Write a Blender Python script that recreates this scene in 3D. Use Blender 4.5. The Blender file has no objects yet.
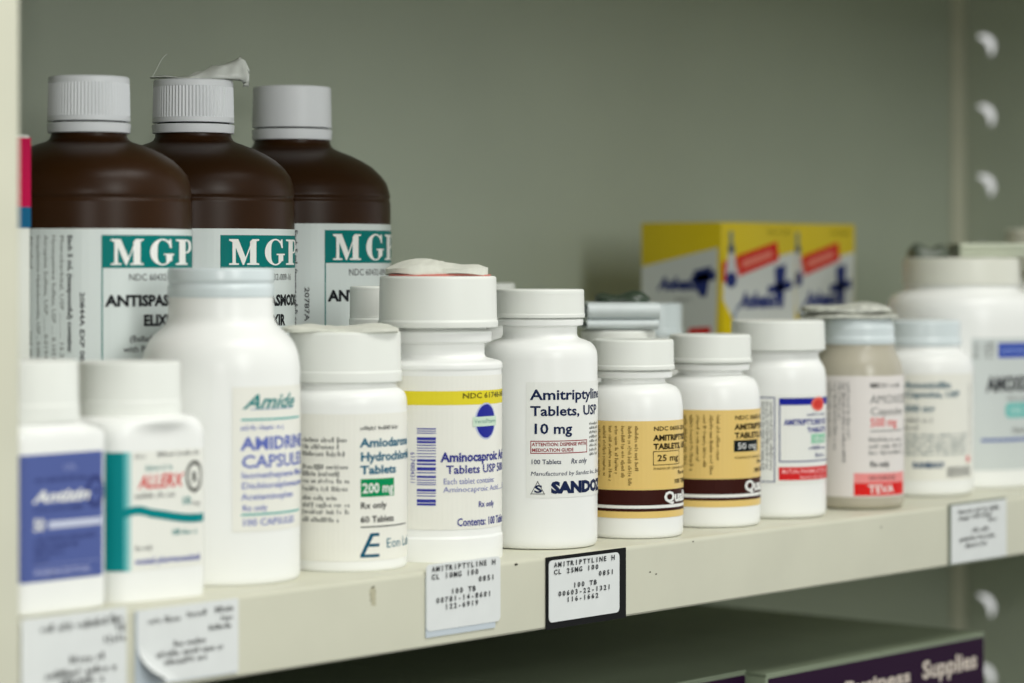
import bpy, bmesh, math, random
from mathutils import Vector, Matrix
PI = math.pi
S = bpy.context.scene
COL = S.collection
rnd = random.Random(7)

# ------------------------------------------------------------------ viewpoint
FPX = 2800.0            # focal length in pixels of the 1024 x 683 frame
HY = 260.0              # height of the horizon in that frame
TH = math.radians(40.5) # angle between the shelf and the line of sight
ZC = 0.130              # eye height above the shelf top
FW = Vector((math.cos(TH), math.sin(TH), 0))
RT = Vector((math.sin(TH), -math.cos(TH), 0))
CAM = Vector((0, 0, ZC)) - RT * 0.0145 - FW * 1.228

def world(px, D, z=0.0):
    v = CAM + RT * ((px - 512) * D / FPX) + FW * D
    return Vector((v.x, v.y, z))
def zat(y, D): return ZC - (y - HY) * D / FPX
def proj(p):
    d = p - CAM
    D = d.dot(FW)
    return 512 + FPX * d.dot(RT) / D, HY - FPX * d.z / D, D
def on_plane_y(px, yw=0.0):
    t = (px - 512) / FPX
    D = (yw - CAM.y) / (t * RT.y + FW.y)
    return world(px, D), D

# ------------------------------------------------------------------ materials
def lin(c):
    return tuple(((v / 255) / 12.92 if v <= 10 else (((v / 255) + .055) / 1.055) ** 2.4) for v in c)
_M = {}
def mat(name, rgb, rough=.5, spec=.5, noise=0.0, nscale=60, sss=0.0, metal=0.0, trans=0.0, alpha=1.0, coat=0.0, bump=0.0, bscale=400):
    if name in _M: return _M[name]
    m = bpy.data.materials.new(name); m.use_nodes = True
    nt = m.node_tree; b = nt.nodes['Principled BSDF']
    c = lin(rgb) + (1,)
    b.inputs['Base Color'].default_value = c
    b.inputs['Roughness'].default_value = rough
    b.inputs['Specular IOR Level'].default_value = spec
    b.inputs['Metallic'].default_value = metal
    b.inputs['Transmission Weight'].default_value = trans
    b.inputs['Alpha'].default_value = alpha
    b.inputs['Coat Weight'].default_value = coat
    if sss:
        b.inputs['Subsurface Weight'].default_value = sss
        b.inputs['Subsurface Radius'].default_value = (.004, .004, .0035)
        b.inputs['Subsurface Scale'].default_value = 1
    if noise or bump:
        tc = nt.nodes.new('ShaderNodeTexCoord')
    if noise:
        n = nt.nodes.new('ShaderNodeTexNoise'); n.inputs['Scale'].default_value = nscale; n.inputs['Detail'].default_value = 5
        r = nt.nodes.new('ShaderNodeValToRGB')
        r.color_ramp.elements[0].position = .3; r.color_ramp.elements[1].position = .7
        r.color_ramp.elements[0].color = tuple(v * (1 - noise) for v in c[:3]) + (1,)
        r.color_ramp.elements[1].color = tuple(min(1, v * (1 + noise * .4)) for v in c[:3]) + (1,)
        nt.links.new(tc.outputs['Object'], n.inputs['Vector'])
        nt.links.new(n.outputs['Fac'], r.inputs['Fac'])
        nt.links.new(r.outputs['Color'], b.inputs['Base Color'])
    if bump:
        n2 = nt.nodes.new('ShaderNodeTexNoise'); n2.inputs['Scale'].default_value = bscale
        bp = nt.nodes.new('ShaderNodeBump'); bp.inputs['Strength'].default_value = bump; bp.inputs['Distance'].default_value = .0005
        nt.links.new(tc.outputs['Object'], n2.inputs['Vector'])
        nt.links.new(n2.outputs['Fac'], bp.inputs['Height']); nt.links.new(bp.outputs['Normal'], b.inputs['Normal'])
    _M[name] = m
    return m
def ink(r, g, b): return mat('ink_%d_%d_%d' % (r, g, b), (r, g, b), rough=.5, spec=.12)
PAINT = mat('cream_shelf_paint', (208, 207, 188), rough=.42, spec=.4, noise=.05, nscale=22, bump=.05)
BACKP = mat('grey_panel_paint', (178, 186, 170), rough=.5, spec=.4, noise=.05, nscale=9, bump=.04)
HDPE = mat('white_bottle_plastic', (243, 244, 241), rough=.33, spec=.4, noise=.02, nscale=30)
CAPW = mat('white_cap_plastic', (236, 238, 232), rough=.45, spec=.4, noise=.02, nscale=40)
CAPB = mat('cool_white_cap_plastic', (216, 226, 228), rough=.28, spec=.5)
AMBER = mat('dark_amber_plastic', (48, 25, 4), rough=.36, spec=.2, noise=.3, nscale=14)
FROST = mat('smoky_translucent_plastic', (184, 178, 160), rough=.28, spec=.5, noise=.12, nscale=50)
LBLW = mat('white_label_paper', (238, 238, 230), rough=.38, spec=.4, noise=.02)
LBLC = mat('cream_label_paper', (238, 237, 228), rough=.4, spec=.4, noise=.02)
LBLG = mat('cool_grey_label_paper', (206, 212, 210), rough=.38, spec=.4)
CARD = mat('shelf_label_card', (226, 229, 228), rough=.45, spec=.4, noise=.03, nscale=90)
PAPER = mat('leaflet_paper', (225, 226, 214), rough=.7, spec=.2, noise=.12, nscale=160, bump=.3, bscale=500)
YEL = ink(226, 200, 40); 

# ------------------------------------------------------------------ object helpers
def tag(o, label=None, cat=None, group=None, kind=None):
    if label: o['label'] = label
    if cat: o['category'] = cat
    if group: o['group'] = group
    if kind: o['kind'] = kind
    return o
def empty(name, loc, rz=0, **k):
    o = bpy.data.objects.new(name, None); COL.objects.link(o)
    o.location = loc; o.rotation_euler = (0, 0, rz); o.empty_display_size = .01
    return tag(o, **k)
def link(name, bm, mats, parent=None, smooth=True, sharp=32, recalc=True):
    if recalc: bmesh.ops.recalc_face_normals(bm, faces=bm.faces)
    me = bpy.data.meshes.new(name); bm.to_mesh(me); bm.free()
    for m in (mats if isinstance(mats, (list, tuple)) else [mats]): me.materials.append(m)
    if smooth:
        me.polygons.foreach_set('use_smooth', [True] * len(me.polygons))
        me.set_sharp_from_angle(angle=math.radians(sharp))
    o = bpy.data.objects.new(name, me); COL.objects.link(o)
    if parent: o.parent = parent
    return o
def box(bm, x0, x1, y0, y1, z0, z1, bev=0.0, mi=0):
    vs = [bm.verts.new((x, y, z)) for x in (x0, x1) for y in (y0, y1) for z in (z0, z1)]
    fs = [(0, 1, 3, 2), (4, 6, 7, 5), (0, 4, 5, 1), (2, 3, 7, 6), (0, 2, 6, 4), (1, 5, 7, 3)]
    faces = [bm.faces.new([vs[i] for i in f]) for f in fs]
    for f in faces: f.material_index = mi
    if bev:
        es = list({e for f in faces for e in f.edges})
        r = bmesh.ops.bevel(bm, geom=es, offset=bev, segments=3, affect='EDGES', profile=.5)
    return faces
def fillet(pts):
    """pts: (r, z[, radius]) -> rounded polyline"""
    out = []
    n = len(pts)
    for i, p in enumerate(pts):
        rad = p[2] if len(p) > 2 else 0
        if rad <= 0 or i in (0, n - 1): out.append((p[0], p[1])); continue
        P = Vector(p[:2]); A = Vector(pts[i - 1][:2]); B = Vector(pts[i + 1][:2])
        da = (A - P); db = (B - P)
        la = min(rad, da.length * .5 if (i - 1) not in (0,) else da.length * .98); lb = min(rad, db.length * .5 if (i + 1) != n - 1 else db.length * .98)
        a = P + da.normalized() * la; b = P + db.normalized() * lb
        for k in range(7):
            t = k / 6
            q = a * (1 - t) ** 2 + P * 2 * t * (1 - t) + b * t * t
            out.append((q.x, q.y))
    res = [out[0]]
    for q in out[1:]:
        if (Vector(q) - Vector(res[-1])).length > 1e-6: res.append(q)
    return res
def lathe(bm, prof, seg=96, ribs=None, foot=None, mi=0, phase=0.0):
    """prof: list (r,z) from bottom to top, closed at both ends. ribs=(n, depth, z0, z1). foot(k, r, ang) -> (x, y) for non-round sections"""
    rings = []
    for (r, z) in prof:
        if r < 1e-6:
            rings.append([bm.verts.new((0, 0, z))]); continue
        ring = []
        for i in range(seg):
            a = 2 * PI * i / seg + phase
            rr = r
            if ribs and ribs[2] <= z <= ribs[3]:
                rr = r - (ribs[1] if (i % 2) else 0)
            x, y = (rr * math.sin(a), -rr * math.cos(a))
            if foot: x, y = foot(x, y, z)
            ring.append(bm.verts.new((x, y, z)))
        rings.append(ring)
    for a, b in zip(rings, rings[1:]):
        if len(a) == 1 and len(b) == 1: continue
        if len(a) == 1:
            for i in range(seg): f = bm.faces.new((a[0], b[i], b[(i + 1) % seg])); f.material_index = mi
        elif len(b) == 1:
            for i in range(seg): f = bm.faces.new((a[i], a[(i + 1) % seg], b[0])); f.material_index = mi
        else:
            for i in range(seg):
                f = bm.faces.new((a[i], a[(i + 1) % seg], b[(i + 1) % seg], b[i])); f.material_index = mi

# ------------------------------------------------------------------ flat artwork -> wrapped on a surface
_TX = {}
def text_mesh(s, bold=0.0, shear=0.0, res=2):
    key = (s, bold, shear, res)
    if key not in _TX:
        cu = bpy.data.curves.new('lettering', 'FONT'); cu.body = s; cu.size = 1; cu.offset = bold; cu.shear = shear
        cu.resolution_u = res; cu.fill_mode = 'FRONT'
        ob = bpy.data.objects.new('lettering', cu); COL.objects.link(ob)
        bpy.context.view_layer.update()
        dg = bpy.context.evaluated_depsgraph_get()
        me = ob.evaluated_get(dg).to_mesh()
        V = [(v.co.x, v.co.y) for v in me.vertices]; Fc = [tuple(p.vertices) for p in me.polygons]
        ob.evaluated_get(dg).to_mesh_clear()
        bpy.data.objects.remove(ob); bpy.data.curves.remove(cu)
        _TX[key] = (V, Fc)
    return _TX[key]
def adv(s):
    V, _ = text_mesh(s)
    return max(v[0] for v in V) if V else 0

class Art:
    """artwork in (u, v) metres; u to the right, v up"""
    def __init__(self): self.items = []; self.mats = []
    def mi(self, m):
        if m not in self.mats: self.mats.append(m)
        return self.mats.index(m)
    def poly(self, pts, m, layer=1):
        self.items.append((pts, [tuple(range(len(pts)))], self.mi(m), layer))
    def rect(self, u0, v0, u1, v1, m, layer=1, rad=0.0):
        if rad:
            pts = []
            for cx, cy, a0 in ((u1 - rad, v0 + rad, -90), (u1 - rad, v1 - rad, 0), (u0 + rad, v1 - rad, 90), (u0 + rad, v0 + rad, 180)):
                for k in range(6):
                    a = math.radians(a0 + 18 * k); pts.append((cx + rad * math.cos(a), cy + rad * math.sin(a)))
            self.poly(pts, m, layer)
        else: self.poly([(u0, v0), (u1, v0), (u1, v1), (u0, v1)], m, layer)
    def frame(self, u0, v0, u1, v1, w, m, layer=2):
        for a in ((u0, v0, u1, v0 + w), (u0, v1 - w, u1, v1), (u0, v0 + w, u0 + w, v1 - w), (u1 - w, v0 + w, u1, v1 - w)):
            self.rect(*a, m, layer)
    def oval(self, cu, cv, a, b, m, layer=2, n=24):
        self.poly([(cu + a * math.cos(2 * PI * k / n), cv + b * math.sin(2 * PI * k / n)) for k in range(n)], m, layer)
    def text(self, s, u0, v0, w, h, m, layer=3, bold=0.0, shear=0.0, sub=None, rot=0, mono=False):
        """w = width of sub (default all of s), h = cap height, v0 = baseline"""
        if mono:
            ch = w / len(s)
            V, Fc = [], []
            for i, c in enumerate(s):
                if c == ' ': continue
                v, f = text_mesh(c, bold)
                if not v: continue
                x0 = min(p[0] for p in v); x1 = max(p[0] for p in v); ww = max(x1 - x0, .18)
                k = .80 / max(.62, ww); mid = (x0 + x1) / 2
                o = len(V)
                V += [(ch * (i + .5 + (p[0] - mid) * k), p[1] * h / .729) for p in v]
                Fc += [tuple(q + o for q in g) for g in f]
        else:
            v, Fc = text_mesh(s, bold, shear)
            sx = w / max(adv(sub or s), 1e-6)
            V = [(p[0] * sx, p[1] * h / .729) for p in v]
        if rot == 90: V = [(-p[1], p[0]) for p in V]      # reads upwards
        if rot == -90: V = [(p[1], -p[0]) for p in V]     # reads downwards
        self.items.append(([(u0 + p[0], v0 + p[1]) for p in V], Fc, self.mi(m), layer))
    def words(self, u0, v0, u1, v1, m, layer=3, rot=False, seed=0, dens=.8, aspect=.55):
        """a line of print too small to read, as glyph-sized dashes"""
        r = random.Random(seed * 131 + int(abs(u0) * 1e6) + int(abs(v0) * 1e6))
        L = (v1 - v0) if rot else (u1 - u0); Hh = (u1 - u0) if rot else (v1 - v0)
        cw = Hh * aspect; t = 0; n = r.randint(3, 9)
        pts, fc = [], []
        while t < L - cw * .5:
            if n == 0: t += cw * .9; n = r.randint(2, 9); continue
            n -= 1
            hgt = Hh * r.choice((.62, .62, .62, .95, 1.0)); w = min(cw * dens * r.uniform(.7, 1), L - t); lo = -Hh * .2 if r.random() < .15 else 0
            o = len(pts); wall = cw * .27
            strokes = [(t, lo, t + wall, hgt)]
            k = r.random()
            if k < .7: strokes.append((t + w - wall, lo if k < .2 else 0, t + w, hgt * (.62 if k > .5 else 1)))
            if k > .15: strokes.append((t, hgt * .5, t + w, hgt * .5 + wall * .8))
            for (a, b, c, d) in strokes:
                o = len(pts)
                q = [(a, b), (c, b), (c, d), (a, d)]
                if rot: q = [(u1 - p[1], v1 - p[0]) if rot == 'd' else (u0 + Hh - p[1], v0 + p[0]) for p in q]
                if rot == 'd': q = [(u0 + (u1 - p[0]) * 0 + p0[1], v1 - p0[0]) for p, p0 in zip(q, [(a, b), (c, b), (c, d), (a, d)])]
                if not rot: q = [(u0 + p[0], v0 + p[1]) for p in q]
                pts += q; fc.append((o, o + 1, o + 2, o + 3))
            t += cw
        if pts: self.items.append((pts, fc, self.mi(m), layer))
    def build(self, name, fmap, parent, step=.0022, lift=.00012, gap=.00006, ulim=None, label=None, smooth=False):
        bm = bmesh.new()
        for pts, fcs, mi, layer in self.items:
            b = bmesh.new()
            vs = [b.verts.new((p[0], p[1], 0)) for p in pts]
            for f in fcs:
                try: b.faces.new([vs[i] for i in f])
                except ValueError: pass
            if not b.faces: b.free(); continue
            us = [v.co.x for v in b.verts]; lo, hi = min(us), max(us)
            if ulim:
                for lim, s in ((ulim[0], -1), (ulim[1], 1)):
                    if (s < 0 and lo < lim) or (s > 0 and hi > lim):
                        bmesh.ops.bisect_plane(b, geom=b.verts[:] + b.edges[:] + b.faces[:], plane_co=(lim, 0, 0), plane_no=(s, 0, 0), clear_outer=True, dist=1e-7)
                lo, hi = max(lo, ulim[0]), min(hi, ulim[1])
            if step:
                k = math.floor(lo / step) + 1
                while k * step < hi - 1e-7:
                    bmesh.ops.bisect_plane(b, geom=b.verts[:] + b.edges[:] + b.faces[:], plane_co=(k * step, 0, 0), plane_no=(1, 0, 0), dist=1e-7)
                    k += 1
            mp = {}
            for v in b.verts: mp[v] = bm.verts.new(fmap(v.co.x, v.co.y, lift + gap * layer))
            for f in b.faces:
                try: g = bm.faces.new([mp[v] for v in f.verts]); g.material_index = mi
                except ValueError: pass
            b.free()
        o = link(name, bm, self.mats, parent, smooth=smooth, sharp=60, recalc=False)
        if label: o['label'] = label
        return o

# ------------------------------------------------------------------ a bottle standing on the shelf
class Bottle:
    def __init__(s, name, cx, r, yb=None, D=None, label='', cat='bottle', group=None, square=None, yaw=0.0, zb=0.0):
        """cx, r, yb read off the photo; they only fix where on the shelf it stands and how big it is"""
        if D is None:
            t = (ZC - zb) * FPX / (yb - HY)
            D = t / (1 - r / FPX)
        s.D = D; s.r = r * D / FPX; s.rpx = r; s.cx = cx
        s.loc = world(cx, D, zb)
        d = CAM - s.loc
        s.square = square
        s.rz = yaw if square else math.atan2(d.y, d.x) + PI / 2
        s.o = empty(name, s.loc, s.rz, label=label, cat=cat, group=group)
        s.art = Art()
        s.Ds = D - s.r * .93
        s.zb = zb
    # sizes
    def L(s, px): return px * s.D / FPX
    def Z(s, y): return zat(y, s.D) - s.zb
    def V(s, y): return zat(y, s.Ds) - s.zb
    def per(s, u):
        """point and normal on the body's outline, u = arc length from the front centre"""
        if not s.square:
            a = u / s.r
            return Vector((s.r * math.sin(a), -s.r * math.cos(a), 0)), Vector((math.sin(a), -math.cos(a), 0))
        h, c = s.square; f = h - c; q = PI * c / 2; P = 8 * f + 4 * q
        sg = 1 if u >= 0 else -1; t = abs(u) % P
        segs = [('l', f), ('c', q), ('l', 2 * f), ('c', q), ('l', 2 * f)]
        a = 0; pos = Vector((0, -h, 0))
        for k, ln in segs:
            dr = Vector((math.cos(a), math.sin(a), 0)); nn = Vector((math.sin(a), -math.cos(a), 0))
            if t <= ln or (k, ln) is segs[-1]:
                if k == 'l': p = pos + dr * t; n = nn
                else:
                    b = t / c; ctr = pos - nn * c
                    n = Vector((math.sin(a + b), -math.cos(a + b), 0)); p = ctr + n * c
                return Vector((sg * p.x, p.y, 0)), Vector((sg * n.x, n.y, 0))
            t -= ln
            if k == 'l': pos = pos + dr * ln
            else: pos = pos - nn * c + dr * c; a += PI / 2
        return Vector((sg * p.x, p.y, 0)), Vector((sg * n.x, n.y, 0))
    def U(s, px):
        """arc length of the visible outline point seen at pixel column px"""
        best = None; Rm = Matrix.Rotation(s.rz, 3, 'Z')
        N = 500; ext = (s.r * PI * .52) if not s.square else s.square[0] * 3.2
        prev = None
        for i in range(N + 1):
            u = -ext + 2 * ext * i / N
            p, n = s.per(u); p = Rm @ p + s.loc; n = Rm @ n
            if (CAM - p).dot(n) <= 0: continue
            e = abs(proj(p)[0] - px)
            if best is None or e < best[0]: best = (e, u)
        return best[1]
    def fmap(s, u, v, off):
        p, n = s.per(u); p = p + n * off
        return (p.x, p.y, v)
    def body(s, prof, m, name='body', seg=96, blend=None, foot_r=None):
        """prof in photo px: (half width, y[, fillet px])"""
        pts = [((s.L(p[0])), (0.0 if p[1] == 'b' else s.Z(p[1])), s.L(p[2]) if len(p) > 2 else 0) for p in prof]
        pts = [(0, pts[0][1])] + pts + [(0, pts[-1][1])]
        bm = bmesh.new(); foot = None
        if s.square:
            h, c = s.square; z0, z1 = [s.Z(y) for y in blend]
            def foot(x, y, z):
                k = 0 if z >= z1 else 1 if z <= z0 else (z1 - z) / (z1 - z0)
                r = math.hypot(x, y)
                if r < 1e-7 or k == 0: return x, y
                a = math.atan2(x, -y); n = 12
                # rounded square of half width h*(r/R)
                sc = r / s.L(s.rpx)
                H = h * sc; Cc = c * sc
                dx, dy = math.sin(a), math.cos(a)
                m1 = max(abs(dx), abs(dy)); t = H / m1
                qx, qy = abs(dx) * t, abs(dy) * t; f = H - Cc
                if qx > f and qy > f:
                    # ray against corner circle
                    ax, ay = abs(dx), abs(dy); bq = f * ax + f * ay; cq = 2 * f * f - Cc * Cc
                    t = bq + math.sqrt(max(bq * bq - cq, 0))
                X, Y = dx * t, -dy * t
                return X * k + x * (1 - k), Y * k + y * (1 - k)
        lathe(bm, fillet(pts), seg, foot=foot)
        return link(name, bm, m, s.o)
    def cap(s, prof, m, seg=128, ribs=None, name='cap'):
        pts = [(s.L(p[0]), s.Z(p[1]), s.L(p[2]) if len(p) > 2 else 0) for p in prof]
        pts = [(0, pts[0][1])] + pts + [(0, pts[-1][1])]
        f = fillet(pts)
        if ribs:
            z0, z1 = s.Z(ribs[2]), s.Z(ribs[3]); g = []
            for a, b in zip(f, f[1:]):
                g.append(a)
                for zz in (z0, z0 + 1e-5, z1 - 1e-5, z1):
                    if min(a[1], b[1]) < zz < max(a[1], b[1]) and abs(a[0] - b[0]) < s.L(1.5):
                        t = (zz - a[1]) / (b[1] - a[1]); g.append((a[0] + (b[0] - a[0]) * t, zz))
            f = g + [f[-1]]
            ribs = (ribs[0], s.L(ribs[1]), z0 + 5e-6, z1 - 5e-6); seg = ribs[0] * 2
        bm = bmesh.new(); lathe(bm, f, seg, ribs=ribs)
        return link(name, bm, m, s.o, sharp=50)
    # artwork in photo px, stored as real lengths round the bottle
    def rect(s, x0, y0, x1, y1, m, layer=1, u0=None, u1=None, **k):
        a = s.U(x0) if u0 is None else u0; b = s.U(x1) if u1 is None else u1
        s.art.rect(a, s.V(y1), b, s.V(y0), m, layer, **k)
    def text(s, t, x0, x1, yt, yb_, m, **k):
        a = s.U(x0); b = s.U(x1)
        s.art.text(t, a, s.V(yb_), b - a, s.V(yt) - s.V(yb_), m, **k)
    def words(s, x0, x1, yt, yb_, m, **k):
        s.art.words(s.U(x0), s.V(yb_), s.U(x1), s.V(yt), m, **k)
    def vwords(s, x, w, yt, yb_, m, **k):
        u = s.U(x); s.art.words(u, s.V(yb_), u + s.L(w), s.V(yt), m, rot='d', **k)
    def finish(s, name='label', ulim=None, label=None, step=.0022):
        return s.art.build(name, s.fmap, s.o, step=step, ulim=ulim, label=label)

# ================================================================== shelving unit
XR = 0.839; XL = -0.325; YB = 0.300
ZU = 0.330    # underside of the shelf above
unit = empty('shelving_unit', (0.25, .15, -.40), label='cream steel shelving unit with slotted side panel around the bottles', cat='shelving unit')
def uo(name, bm, m, **k):
    o = link(name, bm, m, unit, **k); o.location = -unit.location; return o
bm = bmesh.new(); box(bm, XL, XR, YB, YB + .0012, -.40, .42); uo('back_panel', bm, BACKP, smooth=False)
# side panel with crescent slots
def crescent(n=14):
    """outline of a slot in (y, z), centred, about 20 mm tall; y decreases towards the front"""
    out = []
    pts = []
    R1 = .0105; R2 = .0098
    # arc from upper rear to lower front
    a0, a1 = math.radians(118), math.radians(-52)
    C1 = Vector((0, -.0012)); 
    for k in range(n + 1):
        a = a0 + (a1 - a0) * k / n
        pts.append(Vector((R1 * math.cos(a) * .95, R1 * 1.1 * math.sin(a))) + C1)
    for k in range(n + 1):
        a = a1 + (a0 - a1) * k / n
        w = .0060 * math.sin(PI * k / n) ** .6 + .0006
        pts.append(Vector(((R1 - w) * math.cos(a) * .95, (R1 - w) * 1.1 * math.sin(a))) + C1)
    return [(-p.x, p.y * .80) for p in pts]     # image right = towards the front = -y
slots = [-.1755 - .0512, -.1755, -.1243] + [-.0731 + .0512 * i for i in range(2)] + [.1351 - .0512, .1351, .1863, .2374, .2886]
slots = sorted(set([round(.1843 + .0512 * k, 5) for k in range(-8, 3)]))
YS = YB - .0175
bm = bmesh.new()
zt, zbm = .42, -.40
def quad(y0, y1, z0, z1):
    bm.faces.new([bm.verts.new((XR, y, z)) for y, z in ((y0, z0), (y1, z0), (y1, z1), (y0, z1))])
hw = .012
quad(-.012, YS - hw, zbm, zt); quad(YS + hw, YB, zbm, zt)
zprev = zbm
for zc in slots:
    z0, z1 = zc - .0256, zc + .0256
    if z0 > zprev + 1e-6: quad(YS - hw, YS + hw, zprev, z0)
    zprev = z1
    cr = crescent(); n = len(cr)
    inner = [bm.verts.new((XR, YS + p[0], zc + p[1])) for p in cr]
    # star-shaped ring mapping is not possible for a crescent: fill with triangulation
    outer = [bm.verts.new((XR, y, z)) for y, z in ((YS - hw, z0), (YS + hw, z0), (YS + hw, z1), (YS - hw, z1))]
    es = [bm.edges.new((inner[i], inner[(i + 1) % n])) for i in range(n)] + [bm.edges.new((outer[i], outer[(i + 1) % 4])) for i in range(4)]
    bmesh.ops.triangle_fill(bm, edges=es, use_beauty=True, use_dissolve=False)
if zprev < zt: quad(YS - hw, YS + hw, zprev, zt)
bmesh.ops.remove_doubles(bm, verts=bm.verts, dist=1e-6)
bmesh.ops.recalc_face_normals(bm, faces=bm.faces)
geo = bmesh.ops.extrude_face_region(bm, geom=bm.faces[:])
bmesh.ops.translate(bm, vec=(.0012, 0, 0), verts=[g for g in geo['geom'] if isinstance(g, bmesh.types.BMVert)])
uo('side_panel', bm, BACKP, smooth=False)
bm = bmesh.new(); box(bm, XL - .0012, XL, -.012, YB, -.40, .42); uo('side_panel', bm, BACKP, smooth=False)
bm = bmesh.new(); box(bm, XR - .016, XR - .0004, YB - .0035, YB - .0002, -.40, .42, bev=.0008); uo('corner_strip', bm, PAINT)
# front posts: L sections
bm = bmesh.new(); box(bm, -.360, -.3055, -.0145, -.0025, -.40, .42, bev=.002); o = uo('front_post', bm, PAINT)
bm = bmesh.new(); box(bm, XR - .0015, XR + .04, -.0145, -.0025, -.40, .42, bev=.002); uo('front_post', bm, PAINT)

def shelf(name, ztop, label, lip=.032, x0=XL + .002, x1=XR - .002):
    """folded steel shelf: flat top, rounded front edge, lip and return"""
    o = empty(name, ((x0 + x1) / 2, .15, ztop - .004), label=label, cat='shelf', group='metal shelves of the unit')
    t = .0012; r = .0022
    prof = [(YB - .004, 0), (r, 0)]
    for k in range(1, 7):
        a = PI / 2 * k / 6; prof.append((r - r * math.sin(a), -r + r * math.cos(a)))
    prof += [(0, -lip + .001), (.001, -lip), (.014, -lip), (.014, -lip + t), (.0012, -lip + t), (.0012, -r - .0006), (r + .0008, -t), (YB - .004, -t)]
    bm = bmesh.new()
    A = [bm.verts.new((x0 - o.location.x, p[0] - o.location.y, ztop + p[1] - o.location.z)) for p in prof]
    B = [bm.verts.new((x1 - o.location.x, p[0] - o.location.y, ztop + p[1] - o.location.z)) for p in prof]
    n = len(prof)
    for i in range(n): bm.faces.new((A[i], B[i], B[(i + 1) % n], A[(i + 1) % n]))
    bm.faces.new(A); bm.faces.new(B[::-1])
    link('shelf_board', bm, PAINT, o, sharp=40)
    return o
mid = shelf('metal_shelf', 0, 'cream metal shelf carrying the row of pill bottles and price labels')
shelf('metal_shelf', -.310, 'lower metal shelf beneath the purple-fronted cartons')
shelf('metal_shelf', ZU + .0012, 'upper metal shelf forming the roof over the brown bottles', lip=.030)
# little rivets / scratches on the lip
for px, yy in ((516, 564.5), (693, 541.5), (650, 572), (881, 527), (656, 574)):
    bm = bmesh.new(); p, D = on_plane_y(px)
    q = bmesh.ops.create_uvsphere(bm, u_segments=10, v_segments=6, radius=.0007 if px in (516,) else .0004)
    for v in q['verts']: v.co = Vector((v.co.x * 1.6, v.co.y * .3, v.co.z * .8)) + Vector((p.x, -.0001, zat(yy, D))) - mid.location
    link('paint_chip', bm, ink(70, 68, 58), mid)
bm = bmesh.new()
p, D = on_plane_y(373); 
for i in range(5):
    q = bmesh.ops.create_uvsphere(bm, u_segments=10, v_segments=6, radius=.0012)
    for v in q['verts']: v.co = Vector((v.co.x * .8, v.co.y * .02, v.co.z * 1.4)) + Vector((p.x + rnd.uniform(-.0015, .0015), .0, zat(590 + i * 3, D))) - mid.location
link('stain', bm, ink(186, 182, 156), mid)

# ================================================================== front row
BLK = ink(28, 30, 34); GRY = ink(120, 122, 120); DGRY = ink(78, 80, 82); NAVY = ink(24, 34, 72); BLUE = ink(48, 62, 160); TEAL = ink(0, 128, 128)
WHT = ink(236, 236, 232); RED = ink(214, 38, 40); BRN = ink(56, 20, 14); GOLD = ink(230, 188, 88); LBLUE = ink(130, 140, 190)
ROW = 'white pill bottles in the front row'

def std_cap(b, r, yt, yb_, m=CAPW, rim=0, ribs=None, fl=2.5):
    p = [(r - 3, yb_), (r, yb_, 1.2)]
    if rim: p += [(r, yb_ - rim, .8), (r - .8, yb_ - rim - 1.2, .8)]
    p += [(r - 1.3, yt, fl), ]
    b.cap(p, m, ribs=ribs)

# A: purple-blue label
b = Bottle('pill_bottle', 24, 60, D=1.045, label='square white pill bottle with purple-blue label beside the cream post', group=None, square=(.0228, .006), yaw=math.radians(0))
A_ = b
b.body([(56, 'b', 3), (60, 606, 5), (60, 424, 15), (44, 419, 3), (44, 412)], HDPE, blend=(430, 420), seg=160)
std_cap(b, 55, 360, 421, rim=17)
PB = ink(84, 98, 158); PBD = ink(58, 68, 124)
ul = b.U(21); ur = b.U(102)
b.art.rect(ul - .004, b.V(581), ur, b.V(454), PB, 1)
def st(x0, x1, yt, y2, m, **k): b.words(x0, x1, yt, y2, m, **k)
b.text('USL', 63, 76, 465, 471, LBLUE, bold=.03)
b.words(36, 92, 477, 482, PBD)
b.text('Antizin', 33, 87, 490, 502, WHT, bold=.035, shear=.3)
b.art.oval(b.U(95), b.V(495), .0048, .0062, PBD, 2); b.art.oval(b.U(95), b.V(495), .0028, .0040, PB, 3); b.rect(94, 492, 98, 497, PBD, 4)
b.words(34, 84, 506, 511, PBD)
b.text('50', 33, 44, 518, 530, WHT, bold=.03); b.rect(48, 521.5, 101, 529, ink(200, 205, 225), 3)
for i in range(4): b.words(34, 96 - 16 * i, 536 + 7 * i, 541 + 7 * i, PBD, seed=i)
b.rect(33, 564, 99, 565, LBLUE, 3); b.text('PHARMACEUTICAL', 34, 90, 569, 575, ink(170, 176, 214), bold=.02)
b.finish(label='purple-blue label with pale lettering', ulim=(-.04, .03))

# B: teal-edged label
b = Bottle('pill_bottle', 129, 73, D=1.090, label='square white pill bottle whose label has a teal edge and teal wave', square=(.0230, .0085), yaw=math.radians(-7))
b.body([(66, 'b', 4), (73, 597, 7), (73, 418, 18), (50, 414, 3), (47, 410)], HDPE, blend=(428, 416), seg=160)
std_cap(b, 52, 361, 416, rim=16)
b.art.rect(b.U(131), b.V(571), b.U(201) + .004, b.V(452), LBLW, 1)
ut0, ut1 = b.U(118), b.U(126)
TL = ink(0, 132, 136)
b.art.rect(ut0 - .016, b.V(571), ut1 - .001, b.V(452), TL, 2)
b.art.rect(ut1 - .001, b.V(571), ut1 + .0006, b.V(452), ink(90, 176, 178), 2)
b.art.rect(ut1 + .0006, b.V(571), ut1 + .002, b.V(452), ink(168, 208, 206), 2)
b.words(134, 146, 454, 459, GRY); b.words(157, 198, 453, 458, DGRY)
b.words(146, 172, 466, 471, TEAL)
b.text('ALLERX', 138, 181, 475, 489, RED, bold=.02, shear=.3)
b.words(135, 174, 493, 499, GRY)
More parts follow.
